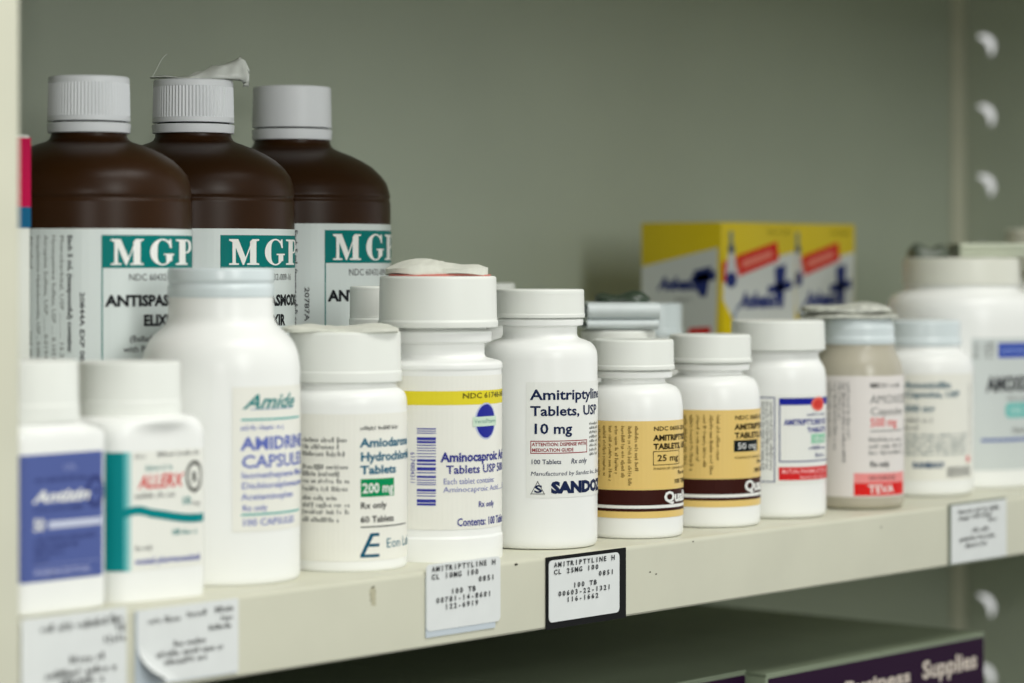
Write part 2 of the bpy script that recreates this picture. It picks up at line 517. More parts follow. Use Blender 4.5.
RN = ink(92, 92, 88)
uo_, vo_ = b.U(194), b.V(480)
for k in range(28):
    a0 = 2 * PI * k / 28; a1 = 2 * PI * (k + 1) / 28
    b.art.poly([(uo_ + .0042 * math.cos(a0), vo_ + .0062 * math.sin(a0)), (uo_ + .0042 * math.cos(a1), vo_ + .0062 * math.sin(a1)),
                (uo_ + .0030 * math.cos(a1), vo_ + .0046 * math.sin(a1)), (uo_ + .0030 * math.cos(a0), vo_ + .0046 * math.sin(a0))][::-1], RN, 3)
b.text('R', 191, 197, 475, 486, RN, bold=.03)
b.text('10', 181, 190, 500, 508, TEAL, bold=.03); b.text('mg', 191, 199, 504, 509, DGRY)
# wave
ua, ub = ut1 - .001, b.U(201) + .002
N = 16
def wy(t): return 513 + 9.5 * (0.5 - .5 * math.cos(PI * min(1, max(0, (t - .12) / .75)))) - 2.5 * math.sin(PI * min(1, t / .3)) * (t < .3)
for k in range(N):
    t0, t1 = k / N, (k + 1) / N
    hw_ = 4.4
    b.art.poly([(ua + (ub - ua) * t0, b.V(wy(t0) + hw_)), (ua + (ub - ua) * t1, b.V(wy(t1) + hw_)), (ua + (ub - ua) * t1, b.V(wy(t1) - hw_)), (ua + (ub - ua) * t0, b.V(wy(t0) - hw_))], TL, 3)
b.text('100', 171, 180, 532, 538, TEAL, bold=.03); b.words(182, 197, 533, 538, TEAL)
b.text('Rx only', 135, 152, 546, 551, DGRY, bold=.01)
b.text('mutual pharmaceutical', 135, 199, 558, 565, BLUE, bold=.02)
b.finish(label='white label with teal edge band and wave')

# C: Amidrine
b = Bottle('pill_bottle', 221, 79, yb=587, label='large white bottle with pale blue capsule lettering on a cream label')
C_ = b
b.body([(70, 'b', 4), (79, 578, 8), (79, 346, 26), (53, 322, 7), (52, 293)], HDPE, seg=128)
b.cap([(49, 297), (53, 297, 1.5), (53.5, 287, 2), (51.5, 283.5, 1.5), (53.5, 280, 1.5), (53, 268, 3)], CAPB)
LA = b.U(232); LB = b.U(299) + .004
b.art.rect(LA, b.V(532), LB, b.V(387), LBLC, 1)
TEA = ink(60, 170, 165); BL2 = ink(98, 112, 186)
b.text('Amide', 243, 292, 394, 409, TEAL, bold=.02, shear=.45)
b.rect(250, 409, 292, 410, ink(150, 160, 190), 3)
b.rect(241, 419, 298, 420.8, TEA, 3); b.words(241, 284, 425, 430, BL2)
b.text('AMIDRINE', 241, 298, 437, 450, BL2, bold=.03, sub='AMIDRIN')
b.text('CAPSULES', 241, 298, 455, 468, BL2, bold=.02, sub='CAPSULE')
b.text('Isometheptene Mucate', 241, 298, 472, 478.5, BL2, bold=.01, sub='Isometheptene Mu')
b.text('Dichloralphenazone', 241, 298, 482.5, 489, BL2, bold=.01, sub='Dichloralphenazo')
b.text('Acetaminophen', 241, 292, 493.5, 500, BL2, bold=.01)
b.text('Rx only', 242, 267, 505, 511, BL2, bold=.01)
b.rect(241, 514, 298, 515.8, TEA, 3)
b.text('100 CAPSULES', 241, 293, 519, 526, BL2, bold=.01)
b.finish(ulim=(LA - .001, LB), label='cream label with blue and teal print')

# D: Amiodarone
b = Bottle('pill_bottle', 345, 62, yb=572.5, label='white bottle of Amiodarone tablets with green 200 mg box')
D_ = b
b.body([(56, 'b', 3), (62, 566, 6), (62, 393, 11), (51, 386, 3), (51, 378)], HDPE)
std_cap(b, 57, 331, 381, rim=10, fl=3)
LB = b.U(405) + .006; LA = b.U(292)
b.art.rect(LA - .01, b.V(561), LB, b.V(414), LBLC, 1)
def paras(x0, x1, ys, m):
    for i, y in enumerate(ys): b.words(x0, x1 - (8 * ((i * 7) % 3 == 1)), y, y + 5, m, seed=i)
paras(303, 349, [437, 444, 451, 464, 471, 478, 486, 495, 502, 509, 517], GRY)
TB = ink(0, 98, 128)
b.words(360, 398, 426, 430, DGRY)
b.text('Amiodarone', 360, 404.5, 438, 447, TB, bold=.03, sub='Amiodaron')
b.text('Hydrochloride', 360, 404.5, 452, 461, TB, bold=.03, sub='Hydrochlor')
b.text('Tablets', 360, 395, 465.5, 474, TB, bold=.03)
b.rect(360.5, 479, 393.5, 497, ink(0, 140, 84), 2)
b.text('200 mg', 362, 392.5, 483, 493, WHT, bold=.02)
b.text('Rx only', 360, 386, 502, 508.5, BLK, bold=.02); b.text('60 Tablets', 360, 393, 516, 522.5, BLK, bold=.02)
b.rect(360.5, 526.5, 405, 527.6, BLK, 3)
ue0, ue1 = b.U(360), b.U(379); wv = lambda y: b.V(y)
LOG = ink(0, 84, 112)
w_ = (ue1 - ue0)
def lp(*p): b.art.poly([(ue0 + w_ * x, wv(y)) for x, y in p], LOG, 3)
lp((0, 555), (.12, 558), (.68, 536), (.5, 534)); lp((.5, 536.5), (1, 536.5), (1, 533.5), (.5, 533.5)); lp((.42, 547), (1, 547), (1, 544), (.48, 544)); lp((0, 557.5), (1, 557.5), (1, 554.5), (0, 554.5))
b.text('Eon Labs', 385.5, 404, 539, 549, ink(60, 120, 140), sub='Eon L')
b.finish(ulim=(LA - .01, LB), label='cream label with blue-green print')

# E: Aminocaproic
b = Bottle('pill_bottle', 438, 64, yb=562.5, label='white bottle with yellow-striped Aminocaproic label and blue barcode')
E_ = b
b.body([(60, 'b', 2), (64.6, 558, 3), (64.8, 533, 1), (63.6, 531, 1), (63.6, 369, .6), (64.4, 367, .6), (64.4, 361, 5), (48, 357, 3), (46.5, 354, 1), (46.5, 343, 1), (53.5, 341, 1), (54, 331, 1.5), (48, 329, 1), (48, 322)], HDPE)
b.cap([(54, 327), (60, 327, 1), (60.3, 321, 1), (59, 319.5, 1), (58.3, 276, 3)], CAPW)
b.r -= b.L(.35)
LB = b.U(500.3) + .006; LA = b.U(377) - .01
b.art.rect(LA, b.V(529.5), LB, b.V(376), LBLC, 1)
b.art.rect(LA, b.V(405), LB, b.V(391), ink(228, 212, 50), 2)
b.text('NDC 61748-0431', 462, 500, 393, 398.5, ink(96, 88, 30), bold=.02, sub='NDC 61748-0')
BB = ink(52, 58, 158)
u0, u1 = b.U(417), b.U(436)
y = 428; r_ = random.Random(5)
bars = [(428, 1.2), (430.5, .8), (432.6, .8), (437.0, 3), (440.8, 2.2), (444.6, 1.0), (447.5, .8), (450, .8), (453, .8), (456, .8), (459, 2.6), (463, 1.8), (467, 3.2), (472, 1), (475.5, 2.2), (479.5, .8), (482, .8), (484, .8), (488.8, 2.4), (492.4, .9), (495.2, .9), (499, 3.2), (503, 2.2)]
for yy, hh in bars: b.art.rect(u0, b.V(yy + hh), u1, b.V(yy), BB, 3)
b.art.text('6174804311', b.U(411), b.V(452), b.L(30), b.L(5), BB, rot=-90)
cu, cv = b.U(486), b.V(422)
b.art.oval(cu, cv, .0068, .0080, ink(190, 196, 224), 2); b.art.oval(cu, cv, .0060, .0073, ink(40, 46, 150), 3)
b.art.rect(cu - .0078, cv - .0022, cu + .0074, cv + .0020, ink(206, 226, 206), 4); b.art.text('VersaPharm', cu - .0070, cv - .0008, .0136, .0018, ink(120, 160, 150), layer=5)
b.text('Aminocaproic Acid', 441, 500, 452, 461.5, ink(44, 50, 138), bold=.035, sub='Aminocaproic A')
b.text('Tablets USP 500 mg', 446, 500, 465, 473.5, ink(44, 50, 138), bold=.02, sub='Tablets USP 50')
b.text('Each tablet contains:', 443, 493.5, 478, 484, ink(110, 116, 180)); b.text('Aminocaproic Acid........500', 443, 500, 486.5, 492, ink(110, 116, 180), sub='Aminocaproic Acid.....')
b.text('Rx only', 478, 493, 502, 508, ink(44, 50, 138), bold=.02); b.text('Contents: 100 Tablets', 457, 500, 518, 526, ink(44, 50, 138), bold=.02, sub='Contents: 100 Tabl')
b.finish(ulim=(LA, LB), label='cream label with yellow top stripe')

# F: Amitriptyline 10 mg
b = Bottle('pill_bottle', 540, 57.5, yb=550.5, label='tall white bottle of Amitriptyline 10 mg tablets with navy lettering')
F_ = b
b.body([(50, 'b', 4), (57.5, 543, 9), (57.5, 344, 14), (37, 337, 4), (37, 326, 1.5), (43, 325, 1), (43.5, 319, 1.5), (40, 318, .5), (40, 312)], HDPE)
b.cap([(41, 317.5), (45, 317.5, 1.2), (45, 314, .6), (44.5, 313.4, .6), (44, 289, 2.6)], CAPW, ribs=(75, .35, 312.5, 294))
LA = b.U(526.5); LB = b.U(596) + .006
b.art.rect(LA, b.V(497.5), LB, b.V(382), mat('white_gloss_label', (236, 237, 232), rough=.3), 1)
NV = ink(22, 36, 74)
b.text('Amitriptyline', 530.3, 595.5, 389, 399.5, NV, bold=.022, sub='Amitriptylin')
b.text('Tablets, USP', 530.3, 595.5, 405.5, 415.5, NV, bold=.022)
b.text('10 mg', 531.5, 571.5, 423, 433.5, NV, bold=.022)
DR = ink(150, 40, 52)
a, c = b.U(530.6), b.U(586.5); b.art.frame(a, b.V(453.5), c, b.V(440.5), .0004, DR)
b.text('ATTENTION: DISPENSE WITH', 532, 585.5, 442.3, 445.8, DR, bold=.02); b.text('MEDICATION GUIDE', 532, 573, 448, 451.5, DR, bold=.02)
b.text('100 Tablets', 530.5, 561, 459, 463.8, NV, bold=.01); b.text('Rx only', 570.5, 586, 458.5, 463.8, NV, bold=.01, shear=.2)
b.text('Manufactured by Sandoz Inc., Broomfield', 530.5, 595.5, 471, 475.3, NV, sub='Manufactured by Sandoz Inc., B', shear=.15)
a = b.U(530.5); c = b.U(545); v0, v1 = b.V(494), b.V(480.5)
w = .00035; mx = (a + c) / 2
for (p, q) in (((a, v0), (c, v0)), ((c, v0), (mx, v1)), ((mx, v1), (a, v0))):
    d = Vector((q[0] - p[0], q[1] - p[1])); d.normalize(); nn = Vector((-d.y, d.x)) * w
    b.art.poly([(p[0], p[1]), (q[0], q[1]), (q[0] + nn.x, q[1] + nn.y), (p[0] + nn.x, p[1] + nn.y)], GRY, 3)
b.art.text('S', mx - .0016, v0 + .0008, .0034, .0034, NV, bold=.03)
b.text('SANDOZ', 551.5, 595, 481.5, 492.5, NV, bold=.065, sub='SANDO')
for i in range(8): b.words(589, 596.5, 423 + 4.4 * i, 426 + 4.4 * i, GRY, seed=i)
b.finish(ulim=(LA, LB), label='white label with navy print')

# G, H: the two gold and brown labels
def gold_bottle(cx, r, yb, dy, mg, boxed, xr, label):
    global b
    b = Bottle('pill_bottle', cx, r, yb=yb, label=label, group='gold-labelled tablet bottles')
    Y = lambda y: y + (dy if y >= 421 else dy * (.45 + .55 * max(0, y - 339) / 82))
    b.body([(44 / 50 * r, 'b', 3), (r, yb - 6, 6), (r, Y(389), 24), (32, Y(382), 4), (32, Y(378), 1), (39, Y(377), 1), (39.5, Y(371), 1.2), (36, Y(370), .5), (36, Y(364))], HDPE)
    b.cap([(38, Y(369)), (41.8, Y(369), 1), (41.8, Y(365), .6), (41, Y(364.3), .6), (40.6, Y(339), 2.6)], CAPW)
    LA = -b.r * 1.75; LB = b.r * 1.7
    v = lambda y: b.V(Y(y))
    b.art.rect(LA, v(518), LB, v(421), mat('gold_label_paper', (230, 197, 118), rough=.4, spec=.3), 1)
    b.art.rect(LA, v(505.3), LB, v(490), BRN, 2); b.art.rect(LA, v(508.4), LB, v(505.3), WHT, 2); b.art.rect(LA, v(511.4), LB, v(508.4), BRN, 2)
    B2 = ink(44, 34, 14)
    ux = b.U(xr)
    k = b.D / FPX
    def T(t, w, yt, y2, m, x=0, **kk): b.art.text(t, ux + x * k, v(y2), w * k, v(yt) - v(y2), m, **kk)
    T('NDC 0603-2214-21', 62, 426.5, 430.8, B2, bold=.018)
    T('AMITRIPTYLINE HCl', 78, 435, 440.7, B2, bold=.04)
    T('TABLETS, USP', 56, 443.6, 449.3, B2, bold=.04)
    if boxed:
        b.art.frame(ux - .5 * k, v(465.5), ux + 36 * k, v(451.3), .7 * k, B2)
        T(mg, 29, 454.8, 461.2, B2, x=4, bold=.018)
    else:
        b.art.rect(ux - 1 * k, v(463), ux + 34 * k, v(451.5), ink(16, 26, 28), 2)
        T(mg, 28, 453.8, 460.4, WHT, x=3, bold=0)
    T('PHARMACIST: DISPENSE IN A TIGHT CONTAINER', 76, 467.5, 470, ink(90, 72, 30))
    T('Rx only', 20, 471.5, 475.5, B2, x=33, bold=.02); T('100 TABLETS', 40, 480, 484.3, B2, x=26, bold=.03)
    T('Qualitest', 66, 491.8, 502.5, WHT, x=12, bold=.04)
    n = 7
    for i in range(n):
        u_ = ux - (54 - 6.6 * i) * k
        b.art.words(u_ - 4.4 * k, v([477, 476, 482, 474, 478, 486, 472][i]), u_ - .8 * k, v(426), ink(128, 104, 52), rot='d', seed=i, aspect=.5, dens=.8)
    b.finish(ulim=(LA, LB), label='gold label with brown band')
    return b
G_ = gold_bottle(633, 50, 539.5, 0, '25 mg', True, 653.5, 'white bottle with gold and brown label reading 25 mg')
H_ = gold_bottle(710, 50, 528.5, -11, '50 mg', False, 734.5, 'white bottle with gold and brown label reading 50 mg in a black box')

# I: navy and red framed label
b = Bottle('pill_bottle', 778, 48, yb=519.5, label='white bottle with navy-framed label and red band at its foot')
I_ = b
b.body([(42, 'b', 3), (48, 513, 6), (48, 369, 14), (41, 359, 3), (40.5, 352, 1), (44, 351.5, .5), (44, 350, .5), (40, 349.5, .5), (40, 344)], HDPE)
b.cap([(42, 349.5), (47.2, 349.5, 1), (46, 320, 2.6)], CAPW)
LA = b.U(733) - .004; LB = b.U(825) + .004
b.art.rect(LA, b.V(484), LB, b.V(395), mat('white_gloss_label', (236, 237, 232)), 1)
NB = ink(36, 50, 120)
a, c = b.U(748), b.U(775); b.art.frame(a, b.V(482), c, b.V(397), .0005, NB)
for i in range(3): b.vwords(762 + i * 4, 3, 402, 470, GRY, seed=i)
a, c = b.U(779), LB; b.art.frame(a, b.V(462), c, b.V(398), .0006, NB); b.art.rect(a, b.V(405), c, b.V(398.5), ink(24, 34, 150), 3)
b.art.oval(b.U(818), b.V(404.5), .0055, .0036, ink(232, 110, 96), 4); b.art.oval(b.U(818), b.V(404.5), .004, .0024, ink(214, 60, 52), 5)
b.words(807, 824, 413, 416, NB); b.text('AMITRIPTYLINE HCl', 784, 824.5, 419, 425, ink(34, 44, 140), bold=.03)
b.text('TABLETS', 807, 824.5, 427.5, 432.5, ink(34, 44, 140), bold=.03)
b.rect(811, 434.5, 824.5, 444, ink(150, 205, 175), 3); b.text('10 mg', 813, 824, 436.5, 442, WHT, layer=4)
b.words(809, 824, 446, 450, NB); b.words(815, 824, 453, 458, NB)
b.art.rect(b.U(778.5), b.V(480), LB, b.V(467), RED, 3)
b.text('MUTUAL PHARMACEUTICAL', 782, 824.5, 469, 473.3, ink(250, 190, 190), layer=4, bold=.01); b.words(800, 824, 475, 478.5, ink(250, 190, 190), layer=4)
b.finish(ulim=(LA, LB), label='white label with navy frame')

# J: smoky bottle, TEVA
b = Bottle('pill_bottle', 857, 46.5, yb=510.5, label='smoky translucent capsule bottle with red foot band and crumpled leaflet on top')
J_ = b
b.body([(40, 'b', 3), (46.5, 504, 6), (46.5, 368, 14), (39, 352, 6), (37, 347, 2), (37, 340)], FROST)
b.cap([(34, 344), (37.5, 344, 1.5), (38, 338, 1.5), (36.8, 335.5, 1), (37.2, 327, 2), (34, 318, 3), (31, 317)], CAPB)
LA = -b.r * 1.7; LB = b.r * 1.7
b.art.rect(LA, b.V(497), LB, b.V(376), mat('pinkish_label_paper', (232, 226, 222), rough=.4), 1)
for i in range(5): b.vwords([829, 834, 838.5, 842.5, 847][i], 3, 382, [440, 450, 420, 463, 440][i], GRY if i != 3 else DGRY, seed=i, aspect=.6)
b.text('NDC', 870, 880, 383, 387.5, BLK, bold=.05); b.words(882, 900, 383, 387.5, DGRY)
b.text('AMOXICILLIN', 870, 902, 394.5, 403.5, GRY, bold=.0, sub='AMOXICI')
b.text('Capsules', 870, 901, 407, 415, GRY, sub='Capsules')
b.text('500 mg', 870, 896, 417.5, 426.5, ink(228, 70, 72), bold=.01)
b.rect(870, 430.5, 902, 431.5, GRY, 3)
for i in range(3): b.words(869, 901, 437 + 6.5 * i, 441.5 + 6.5 * i, GRY, seed=i)
b.text('Rx only', 870, 889, 461, 466.5, DGRY, bold=.03)
b.art.rect(b.U(854), b.V(483), b.U(902.5), b.V(473), ink(240, 150, 148), 3); b.text('100 CAPSULES', 868, 895, 475.5, 480, BLK, layer=4)
b.art.rect(b.U(854), b.V(495.5), b.U(902.5), b.V(483), ink(222, 36, 34), 3); b.text('TEVA', 868, 893, 484.5, 493, WHT, layer=4, bold=.02)
b.finish(ulim=(LA, LB), label='pale label with red foot band')

# K
b = Bottle('pill_bottle', 921, 52, yb=497.5, label='white Amoxicillin capsule bottle with small teal lettering above right-hand price tag')
K_ = b
b.body([(46, 'b', 3), (52, 491, 6), (52, 358, 14), (39, 350, 4), (38, 344, 1), (38, 338)], HDPE)
b.cap([(36, 345), (40, 345, 1.2), (40, 339, 1.2), (38.8, 337.5, 1), (39.3, 320, 3)], CAPB)
LA = -b.r * 1.2; LB = b.U(972)
b.art.rect(LA, b.V(480), LB, b.V(374), LBLC, 1)
DT = ink(30, 90, 112)
b.text('Amoxicillin', 905, 950, 381.5, 388, DT, bold=.03); b.text('Capsules, USP', 905, 959, 391, 397, DT, bold=.03); b.text('500 mg', 905, 934, 405, 411.5, DT, bold=.03)
b.words(905, 932, 418, 422, GRY); b.words(905, 922, 425, 430, GRY)
for i in range(5): b.words(905, 965, 433 + 4.6 * i, 436.6 + 4.6 * i, ink(110, 128, 132), seed=i)
b.text('RANBAXY', 913, 944, 462, 467.5, ink(20, 70, 110), bold=.06)
for i in range(9): b.rect(947 + 2.6 * i, 467, 948.3 + 2.6 * i, 477, DGRY, 3)
b.vwords(968.5, 3, 385, 455, GRY); b.rect(966, 457, 969, 463, ink(225, 130, 128), 3)
b.finish(ulim=(LA, LB))

# L: big jar
b = Bottle('pill_bottle', 961, 76, yb=489.5, label='wide white jar of AMOXICILLIN at the shelf end with leaflets on its cap')
L_ = b
b.body([(70, 'b', 3), (76, 483, 6), (76, 300, 26), (56, 289, 4), (55, 278)], HDPE)
std_cap(b, 58.5, 258, 284.5, m=mat('old_white_cap_plastic', (226, 226, 214), rough=.4), fl=2)
LA = b.U(972); LB = b.r * 1.5
b.art.rect(LA, b.V(470), LB, b.V(338), LBLG, 1)
for i in range(4): b.words(974, 980, 342 + 4.2 * i, 345.4 + 4.2 * i, GRY, seed=i); b.words(984, 995, 342 + 4.2 * i, 345.4 + 4.2 * i, GRY, seed=i + 9)
b.art.rect(b.U(998), b.V(358), LB, b.V(343), ink(60, 84, 176), 2); b.art.text('AMOXICILLIN', b.U(1001), b.V(353), .03, .0028, ink(160, 180, 230), layer=3)
b.art.text('AMOXICILLIN', b.U(987), b.V(391), .046, .0084, ink(60, 62, 66), bold=.05)
b.art.words(b.U(1006), b.V(400), LB, b.V(396), GRY)
b.art.rect(b.U(1005), b.V(418), LB, b.V(403), ink(110, 190, 184), 2, rad=.003); b.art.text('500 mg', b.U(1009), b.V(414), .02, .004, ink(210, 230, 226), layer=3)
b.art.words(b.U(1012), b.V(433), LB, b.V(428), GRY); b.art.rect(b.U(981), b.V(441.5), LB, b.V(438.5), ink(92, 110, 170), 2)
b.finish(ulim=(LA, LB), label='pale grey label')

# M: bottle cut by the right edge, behind the jar
b = Bottle('pill_bottle', 1062, 66, D=1.72, label='tall white bottle cut off at the right edge behind the wide jar')
b.body([(60, 'b', 3), (66, 470, 6), (66, 292, 18), (44, 276, 4), (44, 266)], HDPE)
std_cap(b, 57, 229, 270, m=mat('old_white_cap_plastic', (226, 226, 214)), fl=3)

# ================================================================== bottles behind the row
def plain(cx, r, D, capr, yt, yc, label, m=CAPW, ribs=None, sh=14, neck=4):
    bb = Bottle('pill_bottle', cx, r, D=D, label=label)
    bb.body([(r - 4, 'b', 3), (r, bb_y(bb, .004), 5), (r, yc + sh, sh), (capr - 4, yc + neck, 2), (capr - 4, yc - 4)], HDPE)
    bb.cap([(capr - 3, yc), (capr, yc, 1), (capr, yc - 6, .5), (capr - .8, yc - 7, .5), (capr - 1, yt, 2.4)], m, ribs=ribs)
    return bb
def bb_y(bb, z): return HY + (ZC - z) * FPX / bb.D
N_ = plain(374, 30, 1.290, 25, 286, 325, 'small white bottle with ribbed cap peeking out behind the red-edged leaflet bottle', ribs=(60, .5, 316, 289))
O_ = plain(497, 34, 1.45, 19, 283, 325, 'white bottle almost hidden behind the tall 10 mg bottle')
P_ = plain(618, 42, 1.425, 38, 330, 368, 'white bottle behind the 25 mg bottle with folded leaflet on its cap')
Q_ = plain(655, 40, 1.545, 28, 303, 336, 'white bottle with bluish cap in front of the yellow cartons', m=CAPB)

# ================================================================== brown syrup bottles
SYR = 'brown syrup bottles with teal-bannered labels'
def glyphs(art, u, v, w, h, m):
    """bold serif M, G, P"""
    def P(pts, ox):
        o, k = {0: (0, 19 / 98), 106: (23, 19 / 82), 194: (43.5, 24 / 66)}[ox]
        art.poly([(u + w * (o + k * p[0]) / 68, v + h * p[1] / 100) for p in pts], m, 4)
    # M
    P([(0, 0), (30, 0), (30, 6), (20, 8), (20, 92), (10, 92), (10, 8), (0, 6)], 0)
    P([(0, 100), (28, 100), (51, 30), (42, 0), (14, 86), (0, 94)], 0)
    P([(42, 0), (51, 30), (74, 100), (74, 88), (46, 0)], 0)
    P([(66, 90), (66, 8), (56, 6), (56, 0), (98, 0), (98, 6), (88, 8), (88, 92), (98, 94), (98, 100), (74, 100)], 0)
    # G
    ox = 106; n = 22; a0, a1 = math.radians(48), math.radians(318)
    for k in range(n):
        p = [a0 + (a1 - a0) * (k + j) / n for j in (0, 1)]
        t = [9 + 13 * abs(math.cos(q)) ** 1.2 * (1 if math.cos(q) < 0 else .1) for q in p]
        P([(39 + 38 * math.cos(p[0]), 50 + 52 * math.sin(p[0])), (39 + (38) * math.cos(p[1]), 50 + 52 * math.sin(p[1])),
           (39 + (38 - t[1]) * math.cos(p[1]), 50 + (52 - t[1] * .6) * math.sin(p[1])), (39 + (38 - t[0]) * math.cos(p[0]), 50 + (52 - t[0] * .6) * math.sin(p[0]))], ox)
    P([(64, 100), (70, 100), (72, 66), (66, 66), (58, 88)], ox)
    P([(52, 10), (74, 16), (74, 38), (52, 38)], ox); P([(44, 38), (82, 38), (82, 44), (44, 44)], ox)
    # P
    ox = 194
    P([(0, 0), (42, 0), (42, 6), (32, 8), (32, 92), (10, 92), (10, 8), (0, 6)], ox); P([(0, 100), (36, 100), (36, 92), (10, 92), (0, 94)], ox)
    n = 14
    for k in range(n):
        p = [PI / 2 - PI * (k + j) / n for j in (0, 1)]
        P([(36 + 30 * math.cos(p[0]), 73 + 27 * math.sin(p[0])), (36 + 30 * math.cos(p[1]), 73 + 27 * math.sin(p[1])), (36 + 10 * math.cos(p[1]), 73 + 21 * math.sin(p[1])), (36 + 10 * math.cos(p[0]), 73 + 21 * math.sin(p[0]))], ox)
    P([(32, 46), (36, 46), (36, 52), (32, 52)], ox)
TG = ink(0, 116, 112)
def syrup(cx, r, D, capx, yt, ysplit, yc, ylab, yteal0, yteal1, a_teal, date, label, ribs, smooth_cap):
    bt = Bottle('syrup_bottle', cx, r, D=D, label=label, cat='bottle', group=SYR)
    k = r / 101
    crease = ylab - (23.5 if smooth_cap else 29)
    bt.body([(r - 8, 'b', 4), (r, bb_y(bt, .007), 8), (r, crease + 3, 1), (r - 1.2, crease + .5, .8), (r - 1.2, crease - .8, .8), (r - .2, crease - 3, 1), (r - .3, yc + 56 * k, 6), (r - 4, yc + 43), (r - 10, yc + 35), (r - 18.5, yc + 27), (r - 29, yc + 20.5), (r - 39.5, yc + 15.5), (r - 50, yc + 11.5), (41, yc + 8, 3), (38, yc + 4, 2), (37, yc - 4)], AMBER, seg=128)
    # cap with tamper ring under a thin dark gap
    SC = mat('cool_grey_white_cap_plastic', (234, 236, 240), rough=.42, spec=.4)
    bt.cap([(38, yc), (40.5 * k, yc, 1), (41.2 * k, ysplit + 1.2, 1), (38, ysplit + .8)], SC, name='tamper_ring', seg=96)
    bm_prof = [(38 * k, ysplit - .6), (40.8 * k, ysplit - .8, .6), (40.6 * k, ysplit - 4, .6), (39.8 * k, yt, 3)]
    bt.cap(bm_prof, SC, ribs=(72, .9, ysplit - 6, yt + 7) if ribs else None)
    bt.cap([(36, yc + .5), (36, ysplit - 2)], ink(14, 12, 10), name='neck', seg=48)
    A = bt.art; R = bt.r; q = lambda deg: R * math.radians(deg)
    v = lambda y: zat(y, bt.Ds)
    kk = bt.D / FPX
    LA, LB = -R * 1.9, R * 2.0
    A.rect(LA, .03, LB, v(ylab), mat('syrup_label_paper', (212, 220, 218), rough=.34, spec=.4), 1)
    t0 = a_teal
    V = lambda y: v(y + (ylab - 228.5))      # heights read on the first bottle
    sc = 1
    A.rect(q(t0), V(268), q(t0 + 96), V(235), TG, 2); A.rect(q(t0), .03, q(t0) + 1.2 * kk, V(268), TG, 2)
    glyphs(A, q(t0 + 5.0), V(265), q(68) , V(239) - V(265), WHT)
    A.text('NDC 60432-009-16', q(t0 + 15), V(280.5), q(41), V(273.5) - V(280.5), DGRY)
    A.text('ANTISPASMODIC', q(t0 + 2.3), V(306), q(69), V(295) - V(306), BLK, bold=.045)
    A.text('ELIXIR', q(t0 + 24), V(326), q(23), V(315) - V(326), BLK, bold=.045)
    A.text('(Belladonna Alkaloids', q(t0 + 15.5), V(342), q(44), V(335.5) - V(342), DGRY, bold=.01)
    A.text('with Phenobarbital)', q(t0 + 12), V(352.5), q(40), V(346) - V(352.5), DGRY, bold=.01)
    A.text(date, q(t0 - 11.5), V(292), V(295) - V(372), 4.6 * kk, DGRY, bold=.02, rot=-90)
    A.text('Each 5 mL (teaspoonful) contains:', q(t0 - 18), V(235), V(235) - V(352), 4.4 * kk, DGRY, bold=.03, rot=-90)
    for i, tx in enumerate(('Phenobarbital, USP ............ 16.2 mg', 'Hyoscyamine Sulfate, USP ..... 0.1037 mg', 'Atropine Sulfate, USP ....... 0.0194 mg', 'Scopolamine Hydrobromide, USP .. 0.0065 mg', 'Alcohol ........................ not more')):
        A.text(tx, q(t0 - 22.3 - 4.5 * i), V(235), V(235) - V(372), 3.9 * kk, GRY, rot=-90)
    bt.finish(ulim=(LA, LB), label='pale label with teal banner', step=.003)
    return bt
M1 = syrup(89, 102, 1.195, 82, 77, 122.5, 133.5, 228.5, 235, 268, 6.7, '20844A EXP 08/0', 'brown syrup bottle beside the pink-topped box, ribbed white cap', True, False)
M2 = syrup(193.3, 101, 1.282, 80, 80.5, 124, 134, 228.5, 234, 266.5, 14.8, '20844A EXP 08/0', 'brown syrup bottle under the scrap of clear film', True, False)
M3 = syrup(292, 98.5, 1.372, 77, 87, 129, 140.5, 223.5, 230, 262, 18.6, '20787A EXP 08/0', 'brown syrup bottle with smooth white cap, nearest the bare back panel', False, True)

# ================================================================== crumpled film on the second brown cap
D0 = M2.D
def filmgrid():
    top = [(150, 78, 78.3), (158, 76.5, 78), (166, 76, 78), (176, 77, 78.7), (188, 76.6, 79.8), (196, 73.5, 79.8), (204, 70, 79.8), (212, 66.5, 79.8), (220, 65.5, 79.8), (228, 62.5, 79.8), (235, 60.5, 79.8), (240, 57.5, 79.8), (245, 62, 83), (249, 71, 86), (247, 79, 85.5), (243, 83.5, 85.6)]
    bm = bmesh.new(); NY = 9; rows = []
    r = random.Random(4)
    for i, (px, yt, yb_) in enumerate(top):
        row = []
        for j in range(NY):
            t = j / (NY - 1)       # 0 front low edge -> over the top -> rear
            prof = math.sin(PI * min(1, t * 1.15)) ** .7
            zz = zat(yb_, D0) + (zat(yt, D0) - zat(yb_, D0)) * prof + (r.uniform(-.0007, .0007) if 0 < j < NY - 1 else 0) * (i > 4)
            p = world(px + r.uniform(-.5, .5), D0 - .008 + .014 * t + r.uniform(-.0012, .0012), zz)
            row.append(bm.verts.new(p))
        rows.append(row)
    for a, c in zip(rows, rows[1:]):
        for j in range(NY - 1): bm.faces.new((a[j], c[j], c[j + 1], a[j + 1]))
    return bm
ft = empty('plastic_film', (M2.loc.x, M2.loc.y, M2.Z(80.5)), label='crumpled scrap of clear plastic film lying on the brown bottle cap', cat='plastic film')
bm = filmgrid()
bmesh.ops.subdivide_edges(bm, edges=bm.edges[:], cuts=1, use_grid_fill=True, smooth=.6)
for v in bm.verts: v.co -= ft.location
film = mat('clear_film', (240, 243, 238), rough=.25, spec=.7, alpha=.78)
o = link('sheet', bm, film, ft, sharp=180)
o.modifiers.new('thickness', 'SOLIDIFY').thickness = .00015
